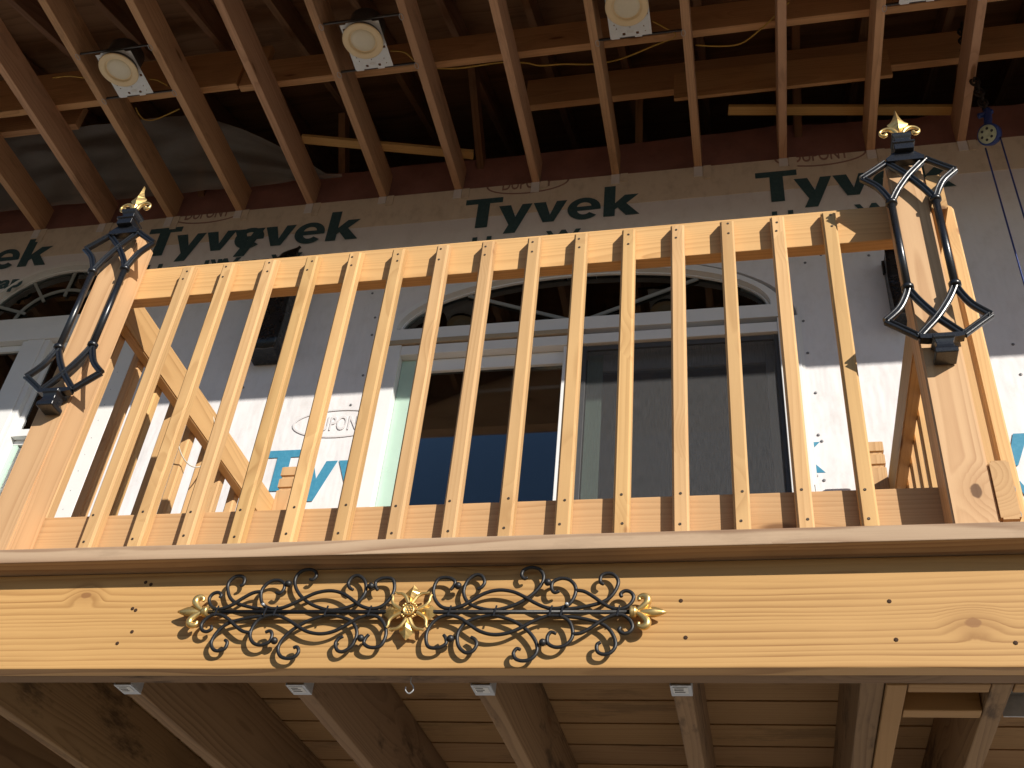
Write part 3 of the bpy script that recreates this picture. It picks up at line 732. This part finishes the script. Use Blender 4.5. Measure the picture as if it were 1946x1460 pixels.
QC = fixq([(344.4, 40.8), (363.3, 37.3), (383.9, 24.4), (404.4, 8.5), (424.5, -1.1), (444.1, -1.4), (457.9, 9.2), (463.3, 23.0), (457.5, 34.0), (446.1, 37.4), (437.2, 31.3), (439.3, 24.0)])
QD = fixq([(319.3, -0.2), (350.6, 3.1), (376.0, 7.9), (401.4, 15.7), (418.0, 28.5), (428.8, 48.7), (429.8, 64.6), (419.4, 77.6), (405.0, 79.6), (395.1, 73.3), (394.1, 60.6), (401.0, 55.0)])
for Q, dy in ((QA, 0.), (QB, .0035), (QC, -.001), (QD, .003)):
    for sx in (1, -1):
        for sz in (1, -1):
            P = spline([Vector((x*sx, dy+(.0008 if sz > 0 else 0), z*sz)) for x, z in Q], 6)
            n_ = len(P)
            V2, F2 = tube_geo(P, lambda t: .0040-.0005*max(0, abs(t-.5)*2-.9)*10, 8)
            sput(mob('scroll', mesh_from(V2, F2, 'scroll', True), M['rod'], so))
V2, F2 = [], []; lathe_geo([(-.462, .0045), (.462, .0045)], V2, F2, sides=10, ax='X')
sput(mob('spine_bar', mesh_from(V2, F2, 'spine', True), M['rod'], so))
for bx_ in (.0865, .183, .298, .321, .4345):
    for sx in (1, -1):
        V2, F2 = [], []
        for y0_ in (0,):
            sweep_geo([Vector((bx_*sx-.0022, -.0060, -.0115)), Vector((bx_*sx+.0022, -.0060, .0115))], [(-.0016, -.001), (.0016, -.001), (.0016, .001), (-.0016, .001)], V2, F2)
        sput(mob('band', mesh_from(V2, F2, 'band'), M['collar'], so))
for px_, pz_ in ((.0959, .0595), (.286, .0665)):
    for sx in (1, -1):
        for sz in (1, -1):
            V2, F2 = [], []; lathe_geo([(.0078*math.sin(R(a_)), .0078*math.cos(R(a_))) for a_ in range(-80, 81, 20)], V2, F2, sides=12)
            b_ = mob('ball', mesh_from(V2, F2, 'ball', True), M['rod'], so); b_.location = (px_*sx, -.001, pz_*sz)
for sx in (1, -1):
    V2, F2 = [], []; lathe_geo([(.003, .0035), (-.0065, .0035), (-.0085, .0024), (-.0080, .0012)], V2, F2, sides=8, ax='Y')
    s_ = mob('mounting_screw', mesh_from(V2, F2, 'screw', True), M['zinc'], so); s_.location = (.330*sx, -.001, .0145)
# gold fleur at each end
def fleur(sx):
    V2, F2 = [], []
    lathe_geo([(.456, .004), (.457, .0115), (.460, .0130), (.463, .0115), (.465, .0118), (.468, .0118), (.470, .008), (.476, .006)], V2, F2, sides=14, ax='X')
    prof = [(.474, .004), (.484, .0075), (.496, .0105), (.508, .0095), (.520, .0055), (.529, .0022)]
    b0 = len(V2); ns = 12
    for h, r in prof:
        for k in range(ns):
            a_ = 2*math.pi*k/ns; rr_ = r*(1+.12*math.cos(6*a_)); V2.append(Vector((h, rr_*.75*math.cos(a_), rr_*math.sin(a_))))
    for i in range(len(prof)-1):
        for k in range(ns): F2.append((b0+i*ns+k, b0+i*ns+(k+1) % ns, b0+(i+1)*ns+(k+1) % ns, b0+(i+1)*ns+k))
    F2.append(tuple(b0+(len(prof)-1)*ns+k for k in range(ns)))
    for sz in (1, -1):
        P = spline([Vector((x, -.003, z*sz)) for x, z in ((.470, .002), (.482, .010), (.491, .020), (.491, .029), (.483, .0335), (.475, .030), (.4755, .024))], 5)
        tube_geo(P, lambda t: .0040+.0042*math.sin(math.pi*min(1, t*1.15)), 9, False, V2, F2)
    V2 = [Vector((v.x*sx, v.y, v.z)) for v in V2]
    return sput(mob('fleur_tip', mesh_from(V2, F2, 'fleur', True), M['gold'], so))
fleur(1); fleur(-1)
# gold rosette: disc with beads and four lily petals
V2, F2 = [], []
lathe_geo([(-.004, .013), (-.0105, .0130), (-.0125, .0118), (-.0125, .0100), (-.0108, .0088), (-.0108, .0010)], V2, F2, sides=24, ax='Y')
rs = sput(mob('rosette', mesh_from(V2, F2, 'rosette', True), M['gold'], so))
bead = lathe_mesh([(.0017*math.sin(R(a_)), .0017*math.cos(R(a_))) for a_ in range(-90, 91, 30)], 'Z', 8, True)
for k in range(7):
    a_ = R(60*k); r_ = .0058 if k < 6 else 0
    b_ = mob('bead', bead, M['gold'], rs); b_.location = (r_*math.cos(a_), -.0112, r_*math.sin(a_))
bead2 = lathe_mesh([(.0030*math.sin(R(a_)), .0030*math.cos(R(a_))) for a_ in range(-90, 91, 30)], 'Z', 8, True)
for q_ in range(4):
    for da_ in (-9, 9):
        a_ = R(45+90*q_+da_); b_ = mob('bead', bead2, M['gold'], rs); b_.location = (.0172*math.cos(a_), -.008, .0172*math.sin(a_))
for q_ in range(4):
    V2, F2 = [], []
    prof = [(.011, .0060, -.005), (.020, .0060, -.009), (.028, .0100, -.012), (.036, .0155, -.011), (.042, .0150, -.008), (.050, .0080, -.004), (.0585, .0010, -.001)]
    for h, r, d in prof: V2 += [Vector((h, 0.002, -r)), Vector((h, d, 0)), Vector((h, .002, r))]
    for i in range(len(prof)-1):
        for k in range(2): F2.append((i*3+k, i*3+k+1, (i+1)*3+k+1, (i+1)*3+k))
        F2.append((i*3+2, i*3, (i+1)*3, (i+1)*3+2))
    F2.append((0, 1, 2)); F2.append((len(prof)*3-3, len(prof)*3-2, len(prof)*3-1))
    for sz in (1, -1):
        P = spline([Vector((x, -.004, z*sz)) for x, z in ((.016, .003), (.024, .007), (.0325, .0125), (.0375, .020), (.0385, .0285), (.041, .034))], 5)
        tube_geo(P, lambda t: .0046*(1-.45*t), 8, False, V2, F2)
    p_ = mob('petal', mesh_from(V2, F2, 'petal'), M['gold'], rs); p_.rotation_euler = (0, R(90*q_), 0); p_.location = (0, 0, 0); p_.scale = (1.06, 1, 1.1)

# ================================================================== porch roof frame
roof = thing('porch_roof', 'open porch roof frame of brown ceiling joists over the balcony', 'roof', (.7, .9, ZC))
CJ = [-1.6225+.4066*k for k in range(-5, 12)]
for k, x in enumerate(CJ): board('ceiling_joist', 'Y', x, x+.038, .061, YW+.02, ZC, ZC+.184, M['ceil'], roof, .003)
zt = ZC+.185
board('cross_beam', 'X', -.98, 5.5, .952, .990, zt, zt+.19, M['xbeam'], roof)
board('cross_beam', 'X', -5, -.985, .935, .973, zt, zt+.15, M['xbeam'], roof)
board('cross_beam', 'X', -5, -.86, .938, .976, zt+.152, zt+.30, M['xbeam'], roof)
board('cross_beam', 'X', .40, 5.5, 1.335, 1.373, zt+.10, zt+.31, M['xbeam'], roof)
board('cross_beam', 'X', 1.15, 2.16, 1.315, 1.334, zt, zt+.20, M['xbeam'], roof)
board('cross_beam', 'X', -5, -1.95, 1.06, 1.098, zt, zt+.16, M['xbeam'], roof)
board('header_beam', 'X', -5, 5.6, -.03, .06, 3.02, ZC+.20, M['ceil'], roof)
# sheathing: two slopes and closed ends, so that the attic is dark
def slab(name, P, t, mat):
    a = Vector(P[0]); n_ = (Vector(P[1])-a).cross(Vector(P[3])-a).normalized()*t
    V2 = [Vector(p) for p in P]+[Vector(p)+n_ for p in P]
    return mob(name, mesh_from(V2, [(0, 1, 2, 3), (4, 5, 6, 7), (0, 1, 5, 4), (1, 2, 6, 5), (2, 3, 7, 6), (3, 0, 4, 7)], name), mat, roof)
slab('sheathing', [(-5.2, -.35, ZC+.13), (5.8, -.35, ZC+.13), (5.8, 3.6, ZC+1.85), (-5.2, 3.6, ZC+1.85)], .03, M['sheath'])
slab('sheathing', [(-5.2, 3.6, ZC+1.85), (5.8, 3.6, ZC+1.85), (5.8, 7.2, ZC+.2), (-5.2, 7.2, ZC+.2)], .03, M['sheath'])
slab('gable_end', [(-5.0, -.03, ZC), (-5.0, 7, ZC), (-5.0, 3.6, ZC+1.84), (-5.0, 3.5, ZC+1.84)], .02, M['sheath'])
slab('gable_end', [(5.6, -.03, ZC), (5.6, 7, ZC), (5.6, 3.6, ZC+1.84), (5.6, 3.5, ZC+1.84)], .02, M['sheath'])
for k, x in enumerate(CJ):                                # rafters and truss webs up in the dark
    a, b = Vector((x+.06, .1, ZC+.235)), Vector((x+.06, 3.5, ZC+1.70))
    def stick(name, a, b, w=.038, h=.14):
        d = b-a; L = d.length; me = box_mesh(round(L, 4), w, h, .002, 'sheath')
        o = mob(name, me, M['sheath'], roof, (a+b)/2); o.rotation_euler = d.to_track_quat('X', 'Z').to_euler(); return o
    stick('rafter', a, b)
    if k % 2: stick('truss_web', Vector((x+.1, 1.9, ZC+.05)), Vector((x+.1+.02*(k % 3), 1.15+.12*(k % 4), ZC+.62)), .038, .08)
    stick('truss_web', Vector((x+.02, 1.75, ZC+.02)), Vector((x+.02, 2.6, ZC+1.15)), .038, .08)
board('wall_plate', 'X', -5, 5.6, 1.66, 1.80, ZC-.02, ZC+.02, M['ceil'], roof)
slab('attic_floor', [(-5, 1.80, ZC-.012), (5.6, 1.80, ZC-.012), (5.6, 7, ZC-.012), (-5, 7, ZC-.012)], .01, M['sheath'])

# recessed lights
def recessed(label, cx, cy):
    o = thing('recessed_light', label, 'ceiling light', (cx, cy, 3.30), 'recessed lights between the ceiling joists')
    V2, F2 = [], []; lathe_geo([(.012, .060), (.010, .062), (.004, .0635), (.001, .066), (0, .069), (0, .090), (.002, .0935), (.006, .094), (.010, .090)], V2, F2, sides=40)
    mob('trim_ring', mesh_from(V2, F2, 'trim', True), M['trim'], o, (cx, cy, 3.298))
    V2, F2 = [], []; lathe_geo([(.018, .061), (.010, .058), (.0045, .045), (.0015, .025), (.0005, .004)], V2, F2, sides=40)
    mob('lens', mesh_from(V2, F2, 'lens', True), M['lens'], o, (cx, cy, 3.2985))
    V2, F2 = [], []; lathe_geo([(0, .083), (.13, .083), (.15, .07)], V2, F2, sides=28)
    mob('housing', mesh_from(V2, F2, 'can', True), M['can'], o, (cx, cy, 3.3085))
    P = [(cx-.092, cy-.075), (cx-.065, cy-.075), (cx-.06, cy-.083), (cx+.06, cy-.083), (cx+.065, cy-.075), (cx+.092, cy-.075), (cx+.092, cy+.165), (cx+.05, cy+.165), (cx+.048, cy+.172), (cx+.018, cy+.172), (cx+.016, cy+.165), (cx-.05, cy+.165), (cx-.052, cy+.172), (cx-.085, cy+.172), (cx-.092, cy+.165)]
    holes = []
    for hx, hy in ((-.078, -.05), (.078, .06), (-.03, .150), (.03, .150)): holes.append([(cx+hx-.006, cy+hy-.006), (cx+hx+.006, cy+hy-.006), (cx+hx+.006, cy+hy+.006), (cx+hx-.006, cy+hy+.006)])
    for hx, hy in ((-.06, .12), (.06, .12), (.065, .145), (-.068, .10), (.0, .118)): holes.append(arc(cx+hx, cy+hy, .003, .003, 0, 300, 5))
    holes.append(arc(cx, cy, .0835, .0835, 0, 350, 35))
    me = fill_mesh([P]+holes, .002)
    for v in me.vertices: x_, y_v, z_ = v.co; v.co = (x_, z_, -y_v)
    me.flip_normals()
    mob('mounting_plate', me, M['plate'], o, (0, 0, 3.332))
    bar('maker_label', 'X', cx-.014, cx+.014, cy+.134, cy+.146, 3.3285, 3.3292, M['label'], o, 0)
    xl = max(x for x in CJ if x < cx)+.0385; xr = min(x for x in CJ if x > cx)-.0005
    for yb_ in (cy-.088, cy+.170):
        bar('hanger_bar', 'X', xl, xr, yb_-.003, yb_+.003, 3.333, 3.345, M['can'], o, .0005)
        for xe, sg in ((xl, -1), (xr, 1)):
            P = [Vector((xe+sg*(.005+.009*math.cos(R(a_))), yb_+.016*math.sin(R(a_)), 3.3165)) for a_ in range(0, 360, 30)]
            V2, F2 = tube_geo(P, .0013, 6, True); mob('clip', mesh_from(V2, F2, 'clip', True), M['zinc'], o, (0, 0, -.002))
    return o
recessed('unlit recessed ceiling light above the left post', -1.417, .652)
recessed('unlit recessed ceiling light between the left end and middle of the ceiling', -.197, .664)
recessed('unlit recessed ceiling light right of centre at the top of the photo', 1.000, .662)
recessed('recessed ceiling light over the right post, only its mounting plate edge showing', 2.222, .662)

# yellow cables
def cab(label, px, z, r=.0035):
    pts = []
    for p in px: pts.append(at_z(p[0], p[1], p[2] if len(p) > 2 else z))
    c = pts[0]; o = thing('yellow_cable', label, 'cable', c)
    tube('cable', pts, r, M['cable'], o, n=5)
cab('yellow cable bowed below the first recessed light from the left', [(284, 150), (300, 153), (318, 163, 3.45)], 3.42)
cab('yellow cable hanging in a loop beside the left recessed light', [(258, 205), (264, 217), (274, 227), (292, 228), (318, 218), (341, 207)], 3.47)
cab('short yellow cable above the joist at the upper left', [(100, 148), (130, 145), (160, 148)], 3.50)
cab('long yellow cable sagging along the joists between the lights', [(742, 97), (770, 100), (790, 118), (815, 128), (870, 130), (952, 119), (1000, 120), (1026, 125), (1070, 122), (1127, 122), (1180, 112), (1240, 88), (1284, 68), (1262, 52), (1240, 40)], 3.505, .004)
cab('yellow cable rising between joists right of the third light', [(1322, 86), (1370, 88), (1410, 82), (1450, 52), (1475, 28), (1500, 4)], 3.50, .0035)
# loose laths lying on the joists
for lab, a, b in (('thin pine lath lying across the joists left of centre', (575, 262), (900, 292)), ('thin pine lath lying across the joists near the right post', (1384, 207), (1808, 207))):
    A_, B_ = at_z(*a, zt+.02), at_z(*b, zt+.02); A_.z = B_.z = zt+.012; d = B_-A_
    me = box_mesh(round(d.length, 4), .05, .02, .0015, 'lath')
    o = mob('loose_lath', me, M['lath'], None, (A_+B_)/2); o.rotation_euler = d.to_track_quat('X', 'Z').to_euler(); tag(o, lab, 'lath')
# crumpled clear plastic in the attic at left
V2, F2 = [], []; nx, nz = 40, 16
for j in range(nz+1):
    for i in range(nx+1):
        x = -4.2+3.55*i/nx; t_ = j/nz
        hgt = .30*(1-min(1, max(0, (x+1.55)/.85))**1.5); hgt = max(hgt, .012)
        p = Vector((x, 1.60-hgt*t_, zt+.012+hgt*t_)); p += Vector((0, .05, .05))*(mnoise.noise(Vector((x*3, t_*4, 0)))+.5*mnoise.noise(Vector((x*8+t_*5, t_*9, 3))))*min(1, hgt*5)
        p.z = max(p.z, zt+.008); V2.append(p)
for j in range(nz):
    for i in range(nx): a = j*(nx+1)+i; F2.append((a, a+1, a+nx+2, a+nx+1))
ps = mob('plastic_sheet', mesh_from(V2, F2, 'sheet', True), M['film'], None)
tag(ps, 'crumpled clear plastic sheet draped above the joists at the left', 'plastic sheet')

# ================================================================== chain, pulley and rope at the right
ch = thing('chain', 'dark rusty chain hanging from the ceiling joists at the upper right', 'chain', (2.52, 1.25, 3.7))
cp = [at_y(1780+x/4.867, y/4.867, 1.25) for x, y in ((235, 230), (245, 380), (285, 560), (330, 700), (385, 830), (430, 960), (455, 1040))]
sp_ = spline(cp, 8); acc = 0; last = sp_[0]; k = 0
for i in range(1, len(sp_)):
    acc += (sp_[i]-sp_[i-1]).length
    if acc > .031:
        acc = 0; d = (sp_[i]-last).normalized(); mid = (sp_[i]+last)/2; last = sp_[i]
        u = Vector((0, 1, 0)).cross(d).normalized() if k % 2 else Vector((0, 1, 0)); k += 1
        P = [mid+d*.026*math.cos(R(a_))+u*.018*math.sin(R(a_)) for a_ in range(0, 360, 36)]
        V2, F2 = tube_geo(P, .0062, 6, True); mob('link', mesh_from(V2, F2, 'link', True), M['chain'], ch)
pc = at_y(1780+485/4.867, 1245/4.867, 1.25)
pu = thing('pulley', 'blue rope pulley with pale disc hanging at the end of the chain', 'pulley', pc)
dirn = (CAM-pc).normalized()
ax = (dirn*.75+Vector((-.55, -.2, 0))).normalized(); qz = ax.to_track_quat('Z', 'Y')
def oriented(name, prof, mat, c, sides=24):
    V2, F2 = [], []; lathe_geo(prof, V2, F2, sides=sides); V2 = [qz @ v for v in V2]
    return mob(name, mesh_from(V2, F2, name, True), mat, pu, c)
oriented('housing', [(-.022, .030), (-.02, .046), (.010, .048), (.014, .044)], M['blue'], pc)
oriented('disc', [(.0145, .040), (.018, .039), (.0185, .010), (.0175, .008)], M['pulley'], pc)
for a_ in range(0, 360, 60):
    off = qz @ Vector((.024*math.cos(R(a_)), .024*math.sin(R(a_)), .0186)); oriented('slot', [(0, .0065), (.0006, .0062)], M['ink'], pc+off, 6)
tube('strap', [at_y(1780+465/4.867, 1020/4.867, 1.25), at_y(1780+475/4.867, 1100/4.867, 1.25), pc+Vector((0, .01, .03))], .017, M['blue'], pu, n=3)
tube('strap', [at_y(1780+385/4.867, 1075/4.867, 1.25), at_y(1780+440/4.867, 1060/4.867, 1.25), at_y(1780+510/4.867, 1030/4.867, 1.25)], .012, M['blue'], pu, n=3)
for lab, a, b in (('blue rope hanging from the pulley, left strand', (1873, 282), (1962, 610)), ('blue rope hanging from the pulley, right strand', (1901, 262), (1990, 560))):
    A_ = at_y(*a, 1.25); B_ = Vector((A_.x-.005, A_.y, .30)); M_ = (A_+B_)/2+Vector((.004, 0, 0))
    o = thing('rope', lab, 'rope', B_); tube('strand', [A_, M_, B_], .0036, M['blue'], o, n=8, sides=6)
